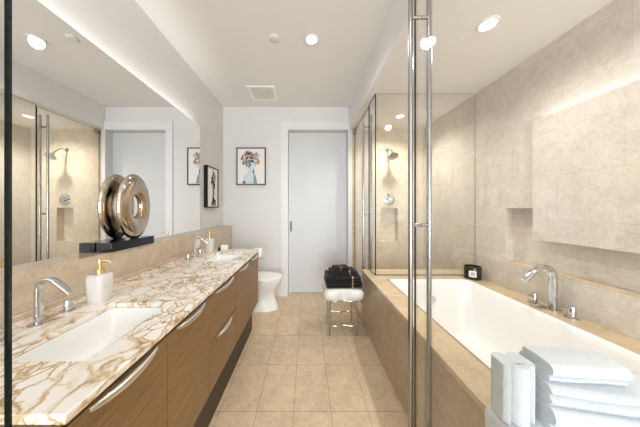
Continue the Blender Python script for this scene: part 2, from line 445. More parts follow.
# ------------------------------------------------------------------ vanity
CF = -0.49; FX = -0.50
t_top = B()
S1 = (0.587, 0.947); S2 = (1.69, 2.05); SX = (-0.86, -0.61)
plate(t_top, [XBK+0.001, SX[0], SX[1], CF], [0.433, S1[0], S1[1], S2[0], S2[1], 2.209], {(1, 1), (1, 3)}, CZ-0.022, CZ, 'z')
tag(obj('countertop', t_top, M['marble'], origin=(-0.78, 1.32, CZ-0.022), bevel=0.003), 'long white marble counter with gold veins and two sink cutouts', 'countertop')
strip = boxm((XBK, XBK+0.018, 0.433, 2.209, CZ, CZ+0.023))
tag(obj('upstand_strip', strip, M['tileL'], origin=(XBK, 1.3, CZ), bevel=0.003), 'narrow beige stone strip along the back of marble counter', 'strip')

def pull(bm, y0, y1, z, x):
    """crescent lip: flat along the door, bulging out and curling down towards the middle"""
    n = 24; rings = []
    for i in range(n+1):
        s = i/n; y = y0+(y1-y0)*s
        k = math.sin(PI*s)**0.75 if 0 < s < 1 else 0
        d_ = 0.003+0.017*k; hgt = 0.003+0.013*k
        rings.append([(x, y, z), (x+d_*0.6, y, z+0.001), (x+d_, y, z-0.003), (x+d_*1.05, y, z-0.006-hgt*0.5), (x+d_*0.9, y, z-0.006-hgt), (x+d_*0.75, y, z-0.006-hgt),
                      (x+d_*0.85, y, z-0.006-hgt*0.5), (x+d_*0.7, y, z-0.007), (x, y, z-0.006)])
    loft(bm, rings)
ZV0, ZV1 = 0.315, 0.838
def body(y0, y1):
    return boxm((XBK+0.002, -0.522, y0, y0+0.018, ZV0, ZV1), (XBK+0.002, -0.522, y1-0.018, y1, ZV0, ZV1),
                (XBK+0.002, -0.522, y0+0.018, y1-0.018, ZV0, ZV0+0.018), (XBK+0.002, XBK+0.02, y0+0.018, y1-0.018, ZV0+0.018, ZV1))
def front(name, t, y0, y1, z0, z1, frac=0.68, wide=None):
    g = 0.002
    f = obj(name, boxm((-0.521, FX, y0+g, y1-g, z0+g, z1-g)), M['wood'], t, bevel=0.0012)
    c = (y0+y1)/2; hw = wide or (y1-y0)*frac/2
    bm = B(); pull(bm, c-hw, c+hw, z1-0.004, FX)
    obj('handle', bm, M['nickel'], f)
    return f
ZT = ZV1-0.014
t = thing('vanity_cabinet', 'oak double door sink cabinet nearest the camera under near basin', 'cabinet', (-0.8, 0.767, ZV0), 'oak vanity units under the marble counter')
obj('body', body(0.436, 1.0985), M['cab_in'], t, smooth=False)
obj('side_panel', boxm((XBK+0.002, FX, 0.4345, 0.446, ZV0, ZV1-0.0005)), M['wood'], t, smooth=False).location.y -= 0.011
front('door', t, 0.436, 0.767, ZV0, ZT); front('door', t, 0.767, 1.100, ZV0, ZT)
t = thing('vanity_cabinet', 'oak two drawer cabinet between the two sink cabinets', 'cabinet', (-0.8, 1.31, ZV0), 'oak vanity units under the marble counter')
obj('body', body(1.1, 1.5205), M['cab_in'], t, smooth=False)
front('drawer', t, 1.10, 1.521, 0.575, ZT); front('drawer', t, 1.10, 1.521, ZV0, 0.572, 0.55)
t = thing('vanity_cabinet', 'oak double door sink cabinet at the far end beside toilet', 'cabinet', (-0.8, 1.87, ZV0), 'oak vanity units under the marble counter')
obj('body', body(1.5215, 2.195), M['cab_in'], t, smooth=False)
obj('side_panel', boxm((XBK+0.002, FX, 2.1955, 2.205, ZV0, ZV1-0.0005)), M['wood'], t, smooth=False)
front('door', t, 1.522, 1.872, ZV0, ZT); front('door', t, 1.872, 2.195, ZV0, ZT)
tag(obj('plinth', boxm((XBK+0.002, -0.576, 0.5, 2.25, 0, ZV0)), M['plinth'], origin=(-0.8, 1.3, 0), smooth=False), 'dark recessed plinth on the floor under the oak vanity', 'plinth')

# sinks
def sink(y0, y1, label):
    x0, x1 = SX; z = CZ-0.0225
    t = thing('sink', label, 'sink', ((x0+x1)/2, (y0+y1)/2, z-0.13), 'undermount sinks in the marble counter')
    bm = B(); e = 0.012; r = []
    r.append(rrect(x0-e, x1+e, y0-e, y1+e, z, 0.03)); r.append(rrect(x0-0.001, x1+0.001, y0-0.001, y1+0.001, z, 0.022))
    r.append(rrect(x0+0.004, x1-0.004, y0+0.012, y1-0.012, z-0.05, 0.025)); r.append(rrect(x0+0.012, x1-0.012, y0+0.035, y1-0.035, z-0.10, 0.03))
    r.append(rrect(x0+0.03, x1-0.03, y0+0.065, y1-0.065, z-0.125, 0.04)); r.append(rrect(x0+0.09, x1-0.09, y0+0.14, y1-0.14, z-0.13, 0.03))
    outer = [rrect(x0+0.08, x1-0.08, y0+0.13, y1-0.13, z-0.142, 0.03), rrect(x0+0.02, x1-0.02, y0+0.05, y1-0.05, z-0.137, 0.04),
             rrect(x0+0.002, x1-0.002, y0+0.02, y1-0.02, z-0.10, 0.03), rrect(x0-0.008, x1+0.008, y0-0.002, y1+0.002, z-0.012, 0.03), rrect(x0-e, x1+e, y0-e, y1+e, z-0.012, 0.03)]
    R = loft(bm, list(reversed(r)), True, False)
    O = loft(bm, outer, True, False)
    for i in range(len(R[0])): bm.faces.new((R[-1][i], R[-1][(i+1) % len(R[0])], O[-1][(i+1) % len(R[0])], O[-1][i]))
    obj('basin', bm, M['porc'], t, angle=60)
    bm = B(); lathe(bm, [(0.001, z-0.131), (0.022, z-0.131), (0.022, z-0.127), (0.012, z-0.126), (0.001, z-0.126)], ((x0+x1)/2, (y0+y1)/2, 0), 24)
    obj('drain', bm, M['chrome'], t)
sink(*S1, 'white rectangular basin sunk in the near end of marble counter')
sink(*S2, 'white rectangular basin sunk in the far end of marble counter')

# vanity faucets
def vanity_faucet(y, label):
    x = -0.975; z = CZ
    t = thing('faucet', label, 'faucet', (x, y, z), 'chrome faucets behind the vanity sinks')
    bm = B(); lathe(bm, [(0.001, z), (0.027, z), (0.027, z+0.003), (0.02, z+0.005), (0.001, z+0.005)], (x, y, 0), 32)
    obj('escutcheon', bm, M['chrome'], t)
    path = [(x, z+0.004), (x, z+0.05), (x, z+0.12)]
    for k in range(1, 9):
        a = math.radians(180-k*17); path.append((x+0.038+0.038*math.cos(a), z+0.125+0.038*math.sin(a)))
    lx, lz = path[-1]
    path += [(lx+0.025, lz-0.019), (lx+0.052, lz-0.042)]
    rings = []
    for i, (px, pz) in enumerate(path):
        a = path[max(0, i-1)]; b = path[min(len(path)-1, i+1)]
        tx, tz = b[0]-a[0], b[1]-a[1]; L = math.hypot(tx, tz); nx, nz = -tz/L, tx/L
        th = 0.0075 if i > 3 else 0.0085; wd = 0.0115
        q = []
        for k in range(16):
            an = 2*PI*k/16; c, s = math.cos(an), math.sin(an)
            c = math.copysign(abs(c)**0.6, c); s = math.copysign(abs(s)**0.6, s)
            q.append((px+nx*th*c, y+wd*s, pz+nz*th*c))
        rings.append(q)
    bm = B(); loft(bm, rings); obj('spout', bm, M['chrome'], t)
    for dy in (-0.1, 0.1):
        bm = B(); lathe(bm, [(0.001, z), (0.025, z), (0.025, z+0.003), (0.018, z+0.005), (0.0125, z+0.006), (0.0125, z+0.042), (0.011, z+0.045), (0.001, z+0.045)], (x-0.005, y+dy, 0), 28)
        hd = obj('handle', bm, M['chrome'], t)
        bm = boxm((x-0.004, x+0.03, y+dy-0.004, y+dy+0.004, z+0.034, z+0.040))
        obj('lever', bm, M['chrome'], hd, bevel=0.002)
    return t
vf = vanity_faucet(0.775, 'chrome arched faucet behind the near vanity basin')
dup(vf, (-0.975, 1.865, CZ), 'chrome arched faucet behind the far vanity basin')

# soap dispensers
def soap(x, y, label):
    z = CZ
    t = thing('soap_dispenser', label, 'soap dispenser', (x, y, z), 'soap dispensers on the counter')
    bm = B(); a = 0.036
    loft(bm, [sell(x, y, z, a*0.86, a*0.86, 4), sell(x, y, z+0.004, a*0.95, a*0.95, 4), sell(x, y, z+0.03, a*1.02, a*1.02, 4), sell(x, y, z+0.1, a*1.06, a*1.06, 4),
              sell(x, y, z+0.119, a*1.04, a*1.04, 4), sell(x, y, z+0.126, a*0.93, a*0.93, 3.5), sell(x, y, z+0.128, a*0.45, a*0.45, 2)])
    obj('bottle', bm, M['alab'], t)
    bm = B(); lathe(bm, [(0.017, z+0.127), (0.017, z+0.145), (0.009, z+0.147), (0.007, z+0.148), (0.007, z+0.175), (0.0115, z+0.176), (0.0115, z+0.19), (0.001, z+0.192)], (x, y, 0), 24)
    p = obj('pump', bm, M['gold'], t)
    bm = B(); tube(bm, [(x, y, z+0.184), (x+0.02, y, z+0.185), (x+0.042, y, z+0.182), (x+0.05, y, z+0.176)], [0.006, 0.005, 0.0045, 0.004], 12)
    obj('nozzle', bm, M['gold'], p)
    return t
s_ = soap(-0.935, 0.965, 'white marbled glass soap dispenser with gold pump beside near basin')
dup(s_, (-0.955, 2.10, CZ), 'white glass soap dispenser with gold pump beside far basin')
# little desk card and dark box at the far end
t = thing('tissue_holder', 'small white holder with black end at the far end of marble counter', 'box', (-0.84, 2.155, CZ))
obj('body', boxm((-0.865, -0.80, 2.135, 2.185, CZ, CZ+0.05)), M['plastic'], t, bevel=0.006)
bm = B(); loft(bm, [[(-0.895, 2.122, CZ), (-0.862, 2.122, CZ), (-0.862, 2.122, CZ+0.045)], [(-0.895, 2.18, CZ), (-0.862, 2.18, CZ), (-0.862, 2.18, CZ+0.045)]])
obj('end_cap', bm, M['black'], t, smooth=False)
# outlet
t = thing('wall_outlet', 'white outlet plate on the stone ledge above the far basin', 'outlet', (XBK, 2.13, 0.94))
obj('plate', boxm((XBK, XBK+0.006, 2.095, 2.165, 0.885, 1.0)), M['plastic'], t, bevel=0.002)
obj('socket', boxm((XBK+0.006, XBK+0.008, 2.11, 2.15, 0.905, 0.935), (XBK+0.006, XBK+0.008, 2.11, 2.15, 0.95, 0.98)), M['trim'], t, bevel=0.001)

# sculpture on the ledge
t = thing('ring_sculpture', 'polished bronze oval ring sculpture on black base before the mirror', 'sculpture', (-1.115, 1.33, 1.037))
obj('base', boxm((-1.158, -1.073, 1.172, 1.50, 1.0375, 1.09)), M['navy'], t, bevel=0.002)
bm = B(); n1, n2 = 64, 28; R = []
cx, cy, cz = -1.108, 1.372, 1.088+0.205; A_, B_ = 0.126, 0.208
for i in range(n1):
    ph = 2*PI*i/n1; ring = []
    for k in range(n2):
        s = 2*PI*k/n2
        cs, sn = math.cos(s), math.sin(s)
        u = 0.66+0.34*math.copysign(abs(cs)**0.75, cs)   # .30 .. 1
        xx = (0.034-0.012*u)*math.copysign(abs(sn)**0.9, sn)*0.95
        ring.append(bm.verts.new((cx+xx, cy+A_*u*math.cos(ph), cz+B_*u*math.sin(ph))))
    R.append(ring)
for i in range(n1):
    for k in range(n2):
        a, b = R[i], R[(i+1) % n1]
        bm.faces.new((a[k], a[(k+1) % n2], b[(k+1) % n2], b[k]))
m, nt, bs = new_mat('bronze nickel'); bs.inputs['Metallic'].default_value = 1; bs.inputs['Roughness'].default_value = 0.09
tcn = N(nt, 'ShaderNodeTexCoord'); nz = N(nt, 'ShaderNodeTexNoise'); nz.inputs['Scale'].default_value = 6; nz.inputs['Detail'].default_value = 3
nt.links.new(tcn.outputs['Object'], nz.inputs['Vector']); rp = N(nt, 'ShaderNodeValToRGB')
rp.color_ramp.elements[0].position = 0.4; rp.color_ramp.elements[0].color = (0.46, 0.36, 0.26, 1); rp.color_ramp.elements[1].position = 0.62; rp.color_ramp.elements[1].color = (0.54, 0.51, 0.46, 1)
nt.links.new(nz.outputs['Fac'], rp.inputs[0]); nt.links.new(rp.outputs[0], bs.inputs['Base Color'])
obj('ring', bm, m, t, angle=180)

# ------------------------------------------------------------------ pictures
def art_flower():
    x0, x1, z0, z1 = -1.018, -0.593, 1.624, 2.166
    t = thing('framed_picture', 'framed picture of a flower haired pale figure beside the door', 'picture', ((x0+x1)/2, YB, z0))
    bm = B(); plate(bm, [x0, x0+0.015, x1-0.015, x1], [z0, z0+0.015, z1-0.015, z1], {(1, 1)}, YB-0.03, YB, 'y')
    obj('frame', bm, M['black'], t, bevel=0.002)
    bm = boxm((x0+0.015, x1-0.015, YB-0.022, YB, z0+0.015, z1-0.015))
    obj('canvas', bm, M['print'], t, smooth=False)
    cols = [col(60, 70, 84), col(168, 92, 84), col(205, 150, 140), col(92, 110, 130), col(40, 42, 50), col(196, 178, 168), col(120, 66, 70), col(150, 170, 178), col(226, 200, 150)]
    mats = [plain('painted petal', c, 0.7) for c in cols]
    bm = B(); mc = (x0+x1)/2
    rnd = random.Random(3)
    def blob(px, pz, a, b, rot, mi, dy):
        vs = []
        for k in range(10):
            q = 2*PI*k/10; r = 1+0.2*math.cos(3*q+mi)
            u, v = a*r*math.cos(q), b*r*math.sin(q)
            vs.append(bm.verts.new((px+u*math.cos(rot)-v*math.sin(rot), YB-0.0225-dy, pz+u*math.sin(rot)+v*math.cos(rot))))
        f = bm.faces.new(vs); f.material_index = mi
    for k in range(120):
        a = rnd.uniform(0, 2*PI); r = math.sqrt(rnd.random())
        px, pz = mc-0.005+0.135*r*math.cos(a), z1-0.165+0.115*r*math.sin(a)
        if pz < z1-0.2 and abs(px-mc-0.01) < 0.05: continue
        blob(px, pz, rnd.uniform(0.012, 0.028), rnd.uniform(0.010, 0.02), rnd.uniform(0, PI), rnd.randrange(9), 0.00003*k)
    obj('painted_flowers', bm, None, t, mats=mats, smooth=False)
    bm = B()
    mats = [plain('painted pale skin', col(206, 216, 219), 0.7), plain('painted teal shade', col(124, 158, 166), 0.7), plain('painted dark shade', col(52, 78, 90), 0.7)]
    def poly(pts, mi, dy):
        f = bm.faces.new([bm.verts.new((mc+u, YB-0.0224-dy, z0+v)) for u, v in pts]); f.material_index = mi
    poly([(-0.12, 0.02), (0.09, 0.02), (0.07, 0.12), (0.045, 0.17), (0.04, 0.24), (0.075, 0.26), (0.07, 0.33), (0.03, 0.37), (-0.05, 0.36), (-0.06, 0.25), (-0.05, 0.17), (-0.11, 0.14)], 0, 0.0)
    poly([(0.035, 0.02), (0.09, 0.02), (0.07, 0.12), (0.045, 0.17), (0.035, 0.12)], 1, 0.0002)
    poly([(-0.05, 0.25), (-0.02, 0.25), (0.01, 0.29), (0.0, 0.35), (-0.05, 0.33)], 1, 0.0002)
    poly([(0.03, 0.16), (0.045, 0.17), (0.04, 0.24), (0.02, 0.2)], 2, 0.0003)
    poly([(-0.12, 0.02), (-0.08, 0.02), (-0.09, 0.06), (-0.12, 0.05)], 2, 0.0003)
    obj('painted_figure', bm, None, t, mats=mats, smooth=False)
art_flower()
def art_side():
    y0, y1, z0, z1 = 2.535, 2.855, 1.29, 1.80
    x = XL
    t = thing('framed_picture', 'black framed picture of a dark plume on wall past the mirror', 'picture', (x, (y0+y1)/2, z0))
    bm = B(); plate(bm, [y0, y0+0.014, y1-0.014, y1], [z0, z0+0.014, z1-0.014, z1], {(1, 1)}, x, x+0.045, 'x')
    obj('frame', bm, M['black'], t, bevel=0.002)
    obj('canvas', boxm((x, x+0.036, y0+0.014, y1-0.014, z0+0.014, z1-0.014)), M['print'], t, smooth=False)
    bm = B(); rnd = random.Random(5); yc = (y0+y1)/2
    def stroke(y, z, L, w_, rot, dx, mi):
        pts = [(-L, 0), (-L*0.4, w_), (L*0.5, w_*0.8), (L, 0), (L*0.4, -w_), (-L*0.5, -w_*0.7)]
        f = bm.faces.new([bm.verts.new((x+0.0363+dx, y+u*math.cos(rot)-v*math.sin(rot), z+u*math.sin(rot)+v*math.cos(rot))) for u, v in pts]); f.material_index = mi
    for k in range(46):
        s = rnd.random()
        stroke(yc+0.02+rnd.uniform(-0.07, 0.07)*math.sin(PI*min(1, s+0.15)), z1-0.06-0.27*s, rnd.uniform(0.02, 0.05), rnd.uniform(0.006, 0.014), rnd.uniform(0.9, 2.2), 0.00004*k, rnd.randrange(3))
    for k in range(8): stroke(yc+0.01+rnd.uniform(-0.02, 0.02), z1-0.33-0.012*k, 0.035, 0.006, 1.5+rnd.uniform(-0.3, 0.3), 0.002+0.00004*k, 0)
    for k in range(14): stroke(yc+0.03+rnd.uniform(-0.05, 0.05), z0+0.04+rnd.uniform(0, 0.06), 0.035, 0.012, rnd.uniform(1, 2), 0.003+0.00004*k, rnd.randrange(3))
    obj('painted_plume', bm, None, t, mats=[plain('ink black', col(28, 26, 28), 0.8), plain('ink brown', col(80, 66, 60), 0.8), plain('ink grey', col(120, 116, 114), 0.8)], smooth=False)
art_side()

# ------------------------------------------------------------------ toilet
yt = 2.755; ZK = 0.91
t = thing('toilet', 'white toilet with closed lid past the vanity end', 'toilet', (-0.7, yt, 0))
def seg(z, xa, xb, hw, e=2.4):
    xb -= 0.04
    return sell((xa+xb)/2, yt, z*ZK, (xb-xa)/2, hw, e, 48)
bm = B()
loft(bm, [seg(0, -0.95, -0.325, 0.128, 2.8), seg(0.03, -0.95, -0.328, 0.126, 2.8), seg(0.09, -0.93, -0.352, 0.112, 2.6), seg(0.17, -0.92, -0.372, 0.105, 2.6), seg(0.24, -0.93, -0.365, 0.118, 2.5),
          seg(0.30, -0.96, -0.325, 0.15, 2.4), seg(0.35, -0.96, -0.295, 0.175, 2.3), seg(0.39, -0.96, -0.285, 0.186, 2.3), seg(0.408, -0.96, -0.283, 0.187, 2.3), seg(0.412, -0.96, -0.288, 0.182, 2.3)])
obj('bowl', bm, M['porc'], t, angle=60)
bm = B(); loft(bm, [seg(0.414, -0.86, -0.284, 0.186, 2.3), seg(0.416, -0.86, -0.279, 0.19, 2.3), seg(0.43, -0.86, -0.279, 0.19, 2.3), seg(0.433, -0.86, -0.285, 0.186, 2.3)])
obj('seat', bm, M['porc'], t, angle=50)
bm = B(); loft(bm, [seg(0.436, -0.87, -0.285, 0.186, 2.3), seg(0.439, -0.87, -0.279, 0.191, 2.3), seg(0.452, -0.87, -0.280, 0.19, 2.3), seg(0.458, -0.86, -0.30, 0.17, 2.3), seg(0.461, -0.83, -0.38, 0.10, 2.2)])
obj('lid', bm, M['porc'], t, angle=50)
bm = B(); loft(bm, [rrect(XBK+0.003, -0.90, yt-0.19, yt+0.19, 0.34, 0.04), rrect(XBK+0.003, -0.885, yt-0.2, yt+0.2, 0.66, 0.04)])
obj('tank', bm, M['porc'], t, angle=50)
bm = B(); loft(bm, [rrect(XBK+0.003, -0.88, yt-0.205, yt+0.205, 0.662, 0.04), rrect(XBK+0.003, -0.88, yt-0.205, yt+0.205, 0.685, 0.04), rrect(XBK+0.008, -0.89, yt-0.195, yt+0.195, 0.69, 0.035)])
tl = obj('tank_lid', bm, M['porc'], t, angle=50)
bm = B(); lathe(bm, [(0.02, 0.69), (0.02, 0.695), (0.001, 0.696)], (-0.98, yt, 0), 24)
obj('flush_button', bm, M['chrome'], tl)
# toilet paper on the vanity end
t = thing('toilet_paper_holder', 'chrome holder with dark arm on the far end of the vanity', 'holder', (-0.53, 2.205, 0.78))
bm = B(); lathe(bm, [(0.02, 2.2045), (0.02, 2.211), (0.001, 2.212)], (-0.53, 0, 0.745), 20, 'y'); tube(bm, [(-0.53, 2.21, 0.745), (-0.53, 2.255, 0.745), (-0.515, 2.27, 0.75), (-0.47, 2.27, 0.752)], 0.006, 10)
tube(bm, [(-0.515, 2.27, 0.75), (-0.515, 2.27, 0.86)], 0.005, 10)
obj('arm', bm, M['steel'], t)
bm = B(); lathe(bm, [(0.008, 0.762), (0.040, 0.762), (0.042, 0.765), (0.042, 0.852), (0.040, 0.855), (0.008, 0.855), (0.008, 0.762)], (-0.515, 2.27, 0), 32, cap=False)
tag(obj('toilet_paper_roll', bm, M['paper'], origin=(-0.515, 2.27, 0.762)), 'white toilet paper roll on the holder behind the vanity end', 'toilet paper')

# ------------------------------------------------------------------ tub surround, tub
BX0, BX1, BY0, BY1 = 0.785, 1.53, 0.86, 2.03
t = thing('tub_surround', 'beige stone bathtub surround along the right wall', 'tub surround', (1.15, 1.3, 0))
bm = B(); plate(bm, [TF-0.004, BX0-0.014, BX1+0.014, XR-0.001], [0.36, BY0-0.014, BY1+0.014, 2.385], {(1, 1)}, DZ-0.03, DZ, 'z')
obj('deck', bm, M['deck'], t, bevel=0.003)
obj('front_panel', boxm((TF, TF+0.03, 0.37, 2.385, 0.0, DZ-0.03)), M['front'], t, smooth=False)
obj('end_panel', boxm((TF+0.03, XR-0.001, 2.355, 2.385, 0, DZ-0.03)), M['tileB'], t, smooth=False)
t = thing('bathtub', 'white built in bathtub set in the stone deck', 'bathtub', ((BX0+BX1)/2, (BY0+BY1)/2, 0.12))
bm = B(); rs = []
def rr(i, z, r, io=0): return rrect(BX0+i, BX1-i, BY0+i*0.9, BY1-i*1.3, z, r, 8)
inn = [rr(-0.008, DZ+0.0005, 0.05), rr(-0.008, DZ+0.004, 0.05), rr(0.004, DZ+0.005, 0.05), rr(0.012, DZ-0.002, 0.055), rr(0.02, DZ-0.03, 0.06), rr(0.045, 0.40, 0.09), rr(0.075, 0.24, 0.11), rr(0.10, 0.18, 0.12), rr(0.15, 0.155, 0.12), rr(0.22, 0.15, 0.1)]
loft(bm, inn, False, True)
R = loft(bm, [rr(-0.008, DZ+0.0005, 0.05), rr(-0.006, DZ-0.04, 0.05), rr(0.03, 0.3, 0.09), rr(0.06, 0.16, 0.12), rr(0.2, 0.12, 0.1)], False, True)
obj('basin', bm, M['acryl'], t, angle=60)
bm = B(); lathe(bm, [(0.03, 0.15), (0.03, 0.156), (0.018, 0.159), (0.001, 0.159)], (1.16, 1.0+0.5, 0), 28)
obj('drain', bm, M['chrome'], t)
bm = B(); lathe(bm, [(0.032, BY1-0.062), (0.032, BY1-0.072), (0.02, BY1-0.076), (0.001, BY1-0.076)], (1.16, 0, 0.44), 28, 'y')
obj('overflow_cap', bm, M['chrome'], t)

# tub filler
t = thing('tub_faucet', 'chrome arched tub filler with two handles on the bathtub deck', 'faucet', (1.63, 1.43, DZ))
bm = B(); x, y, z = 1.655, 1.43, DZ
lathe(bm, [(0.001, z), (0.036, z), (0.036, z+0.005), (0.02, z+0.008), (0.001, z+0.008)], (x, y, 0), 32)
obj('escutcheon', bm, M['chrome'], t)
path = [(x, z+0.006), (x, z+0.10), (x, z+0.21)]
for k in range(1, 9):
    a = math.radians(k*16); path.append((x-0.065+0.065*math.cos(a), z+0.225+0.065*math.sin(a)))
lx, lz = path[-1]; path += [(lx-0.035, lz-0.028), (lx-0.09, lz-0.078)]
rings = []
for i, (px, pz) in enumerate(path):
    a = path[max(0, i-1)]; b = path[min(len(path)-1, i+1)]
    tx, tz = b[0]-a[0], b[1]-a[1]; L = math.hypot(tx, tz); nx, nz = -tz/L, tx/L
    q = []
    for k in range(16):
        an = 2*PI*k/16; c, s = math.cos(an), math.sin(an)
        q.append((px+nx*0.015*math.copysign(abs(c)**0.6, c), y+0.021*math.copysign(abs(s)**0.6, s), pz+nz*0.0145*math.copysign(abs(c)**0.6, c)))
    rings.append(q)
bm = B(); loft(bm, rings); obj('spout', bm, M['chrome'], t)
for dy, dx in ((0.105, -0.015), (-0.105, -0.005)):
    bm = B(); lathe(bm, [(0.001, z), (0.034, z), (0.034, z+0.005), (0.024, z+0.007), (0.019, z+0.009), (0.019, z+0.068), (0.017, z+0.072), (0.001, z+0.072)], (x+dx, y+dy, 0), 28)
    hd = obj('handle', bm, M['chrome'], t)
    obj('lever', boxm((x+dx-0.055, x+dx, y+dy-0.005, y+dy+0.005, z+0.056, z+0.065)), M['chrome'], hd, bevel=0.002)
bm = B(); tube(bm, [(x-0.02, y+0.03, z+0.010), (x-0.09, y+0.05, z+0.012), (x-0.10, y+0.05, z+0.010)], [0.008, 0.007, 0.006], 12)
obj('hand_lever', bm, M['chrome'], t)

# candle
t = thing('candle_jar', 'black candle jar with white label on the bathtub deck corner', 'candle', (1.615, 2.07, DZ))
x, y, z = 1.615, 2.07, DZ
bm = B(); lathe(bm, [(0.001, z), (0.064, z), (0.07, z+0.006), (0.07, z+0.118), (0.068, z+0.122), (0.063, z+0.122), (0.063, z+0.095), (0.001, z+0.095)], (x, y, 0), 48)
obj('jar', bm, plain('black glass', col(18, 17, 19), 0.12), t)
bm = B(); lathe(bm, [(0.001, z+0.0955), (0.0625, z+0.0955), (0.0625, z+0.1), (0.001, z+0.101)], (x, y, 0), 36)
obj('wax', bm, plain('dark wax', col(60, 52, 46), 0.4), t)
bm = B(); rows = []
ac = math.atan2(-y, -x)
for zz in (z+0.03, z+0.088):
    rows.append([(x+0.0706*math.cos(ac+a), y+0.0706*math.sin(ac+a), zz) for a in [(-0.42+0.84*k/10) for k in range(11)]])
loft(bm, rows, False, False, False)
lb = obj('label', bm, M['paper'], t)
bm = B()
for zz, hw, hh in ((z+0.07, 0.2, 0.004), (z+0.056, 0.28, 0.002), (z+0.048, 0.22, 0.002)):
    rows = []
    for q in (zz-hh, zz+hh): rows.append([(x+0.0709*math.cos(ac+a), y+0.0709*math.sin(ac+a), q) for a in [(-hw+2*hw*k/6) for k in range(7)]])
    loft(bm, rows, False, False, False)
obj('lettering', bm, M['slot'], lb)

# ------------------------------------------------------------------ towels
def folded(bm, cx, cy, z0, L, W, layers, t, rot=0, v0=-1, v1=1, grow=0.0, wob=0.0, seed=0, axis='y'):
    """one cloth folded back and forth: serpentine section (u,z), drawn out along v; returned as a closed thick sheet"""
    rnd = random.Random(seed)
    pts = []; r = t/2
    n = 10
    for k in range(layers):
        z = z0+t*(k+0.5)
        us = [(-1+2*i/n) for i in range(n+1)]
        if k % 2: us = us[::-1]
        inset = rnd.uniform(0, 0.04)*L
        for u in us: pts.append((u*(L/2-r-inset*0.3), z+wob*math.sin(u*3+k)))
        if k < layers-1:
            s = 1 if k % 2 == 0 else -1
            for a in (30, 60, 90, 120, 150):
                q = math.radians(a-90); pts.append((s*(L/2-r+r*0.95*math.cos(q)), z+r+r*math.sin(q)))
    h = t*0.485+grow
    nor = []
    for i, p in enumerate(pts):
        a = pts[max(0, i-1)]; b = pts[min(len(pts)-1, i+1)]
        dx, dz = b[0]-a[0], b[1]-a[1]; l = math.hypot(dx, dz) or 1
        nor.append((-dz/l, dx/l))
    prof = [(p[0]+q[0]*h, p[1]+q[1]*h) for p, q in zip(pts, nor)]
    e = pts[-1]; dx = nor[-1]
    tip = (e[0]+dx[1]*h, e[1]-dx[0]*h)
    prof += [tip]+[(p[0]-q[0]*h, p[1]-q[1]*h) for p, q in reversed(list(zip(pts, nor)))]
    s0 = pts[0]; prof += [(s0[0]-nor[0][1]*h, s0[1]+nor[0][0]*h)]
    m_ = 8; rings = []
    c_, s_ = math.cos(rot), math.sin(rot)
    for j in range(m_+1):
        v = v0+(v1-v0)*j/m_
        edge = 0.0
        ring = []
        for (u, z) in prof:
            ww = v*W/2
            uu = u*(1-0.03*abs(v)**6)+wob*0.6*math.sin(v*4+z*50)
            X, Y = (ww, uu) if axis == 'y' else (uu, ww)
            ring.append((cx+X*c_-Y*s_, cy+X*s_+Y*c_, z+wob*math.sin(v*3+u*8)))
        rings.append(ring)
    loft(bm, rings, True, True)
def towel(name, mat, label, group, cx, cy, z0, L, W, layers, t, rot=0, band=None, wob=0.002, seed=0, axis='y', puff=True):
    bm = B(); folded(bm, cx, cy, z0, L, W, layers, t, rot, wob=wob, seed=seed, axis=axis)
    o = obj(name, bm, mat, origin=(cx, cy, z0), angle=70, bevel=min(0.004, t*0.2), seg=2)
    tag(o, label, 'towel', group)
    if band:
        bm = B(); folded(bm, cx, cy, z0, L, W, layers, t, rot, band-0.035, band+0.035, grow=0.0008, wob=wob, seed=seed, axis=axis)
        obj('band', bm, M['band'], o, angle=70)
    return o

# stool
sx, sy = 0.374, 2.285
t = thing('stool', 'clover shaped pale stool with champagne metal legs carrying black towels', 'stool', (sx, sy, 0))
def clover(R, z, amp=0.18, n=96):
    return [(sx+R*(1+amp*math.cos(4*(a-PI/4)))*math.cos(a), sy+R*(1+amp*math.cos(4*(a-PI/4)))*math.sin(a), z) for a in [2*PI*k/n for k in range(n)]]
bm = B(); zs = 0.358
prof = [(0.155, 0, 0.15), (0.170, 0.006, 0.21), (0.180, 0.025, 0.25), (0.183, 0.055, 0.27), (0.181, 0.085, 0.26), (0.170, 0.105, 0.24), (0.148, 0.117, 0.2), (0.11, 0.121, 0.10), (0.05, 0.12, 0.03)]
loft(bm, [clover(r*1.12, zs+h*0.95, a) for r, h, a in prof])
obj('seat', bm, M['fabric'], t, angle=60)
bm = B(); tube(bm, [clover(0.165, 0.350, 0.17)[k] for k in range(0, 96, 2)], 0.009, 8, True); obj('seat_ring', bm, M['champagne'], t)
bm = B(); tube(bm, [clover(0.165, 0.105, 0.17)[k] for k in range(0, 96, 2)], 0.008, 8, True); obj('foot_ring', bm, M['champagne'], t)
for k in range(4):
    a = PI/4+k*PI/2; r = 0.165*1.17; px, py = sx+r*math.cos(a), sy+r*math.sin(a)
    bm = B(); tube(bm, [(px, py, 0), (px, py, 0.35)], 0.0085, 12); obj('leg', bm, M['champagne'], t)
zt = zs+0.1165
g = 'black towels on the stool'
towel('folded_towel', M['btowel'], 'lowest large black folded towel in the stack on stool', g, sx+0.008, 2.275, zt, 0.28, 0.36, 2, 0.028, 0.02, 0.45, 0.0007, 1)
towel('folded_towel', M['btowel'], 'second large black folded towel in the stack on stool', g, sx+0.004, 2.275, zt+0.059, 0.27, 0.352, 2, 0.027, -0.02, 0.52, 0.0007, 2)
zt2 = zt+0.059+0.057
towel('folded_hand_towel', M['btowel'], 'black hand towel with pale band folded above the large towels', g, sx+0.01, 2.27, zt2, 0.2, 0.26, 2, 0.022, 0.1, 0.4, 0.0007, 3)
zt3 = zt2+0.047
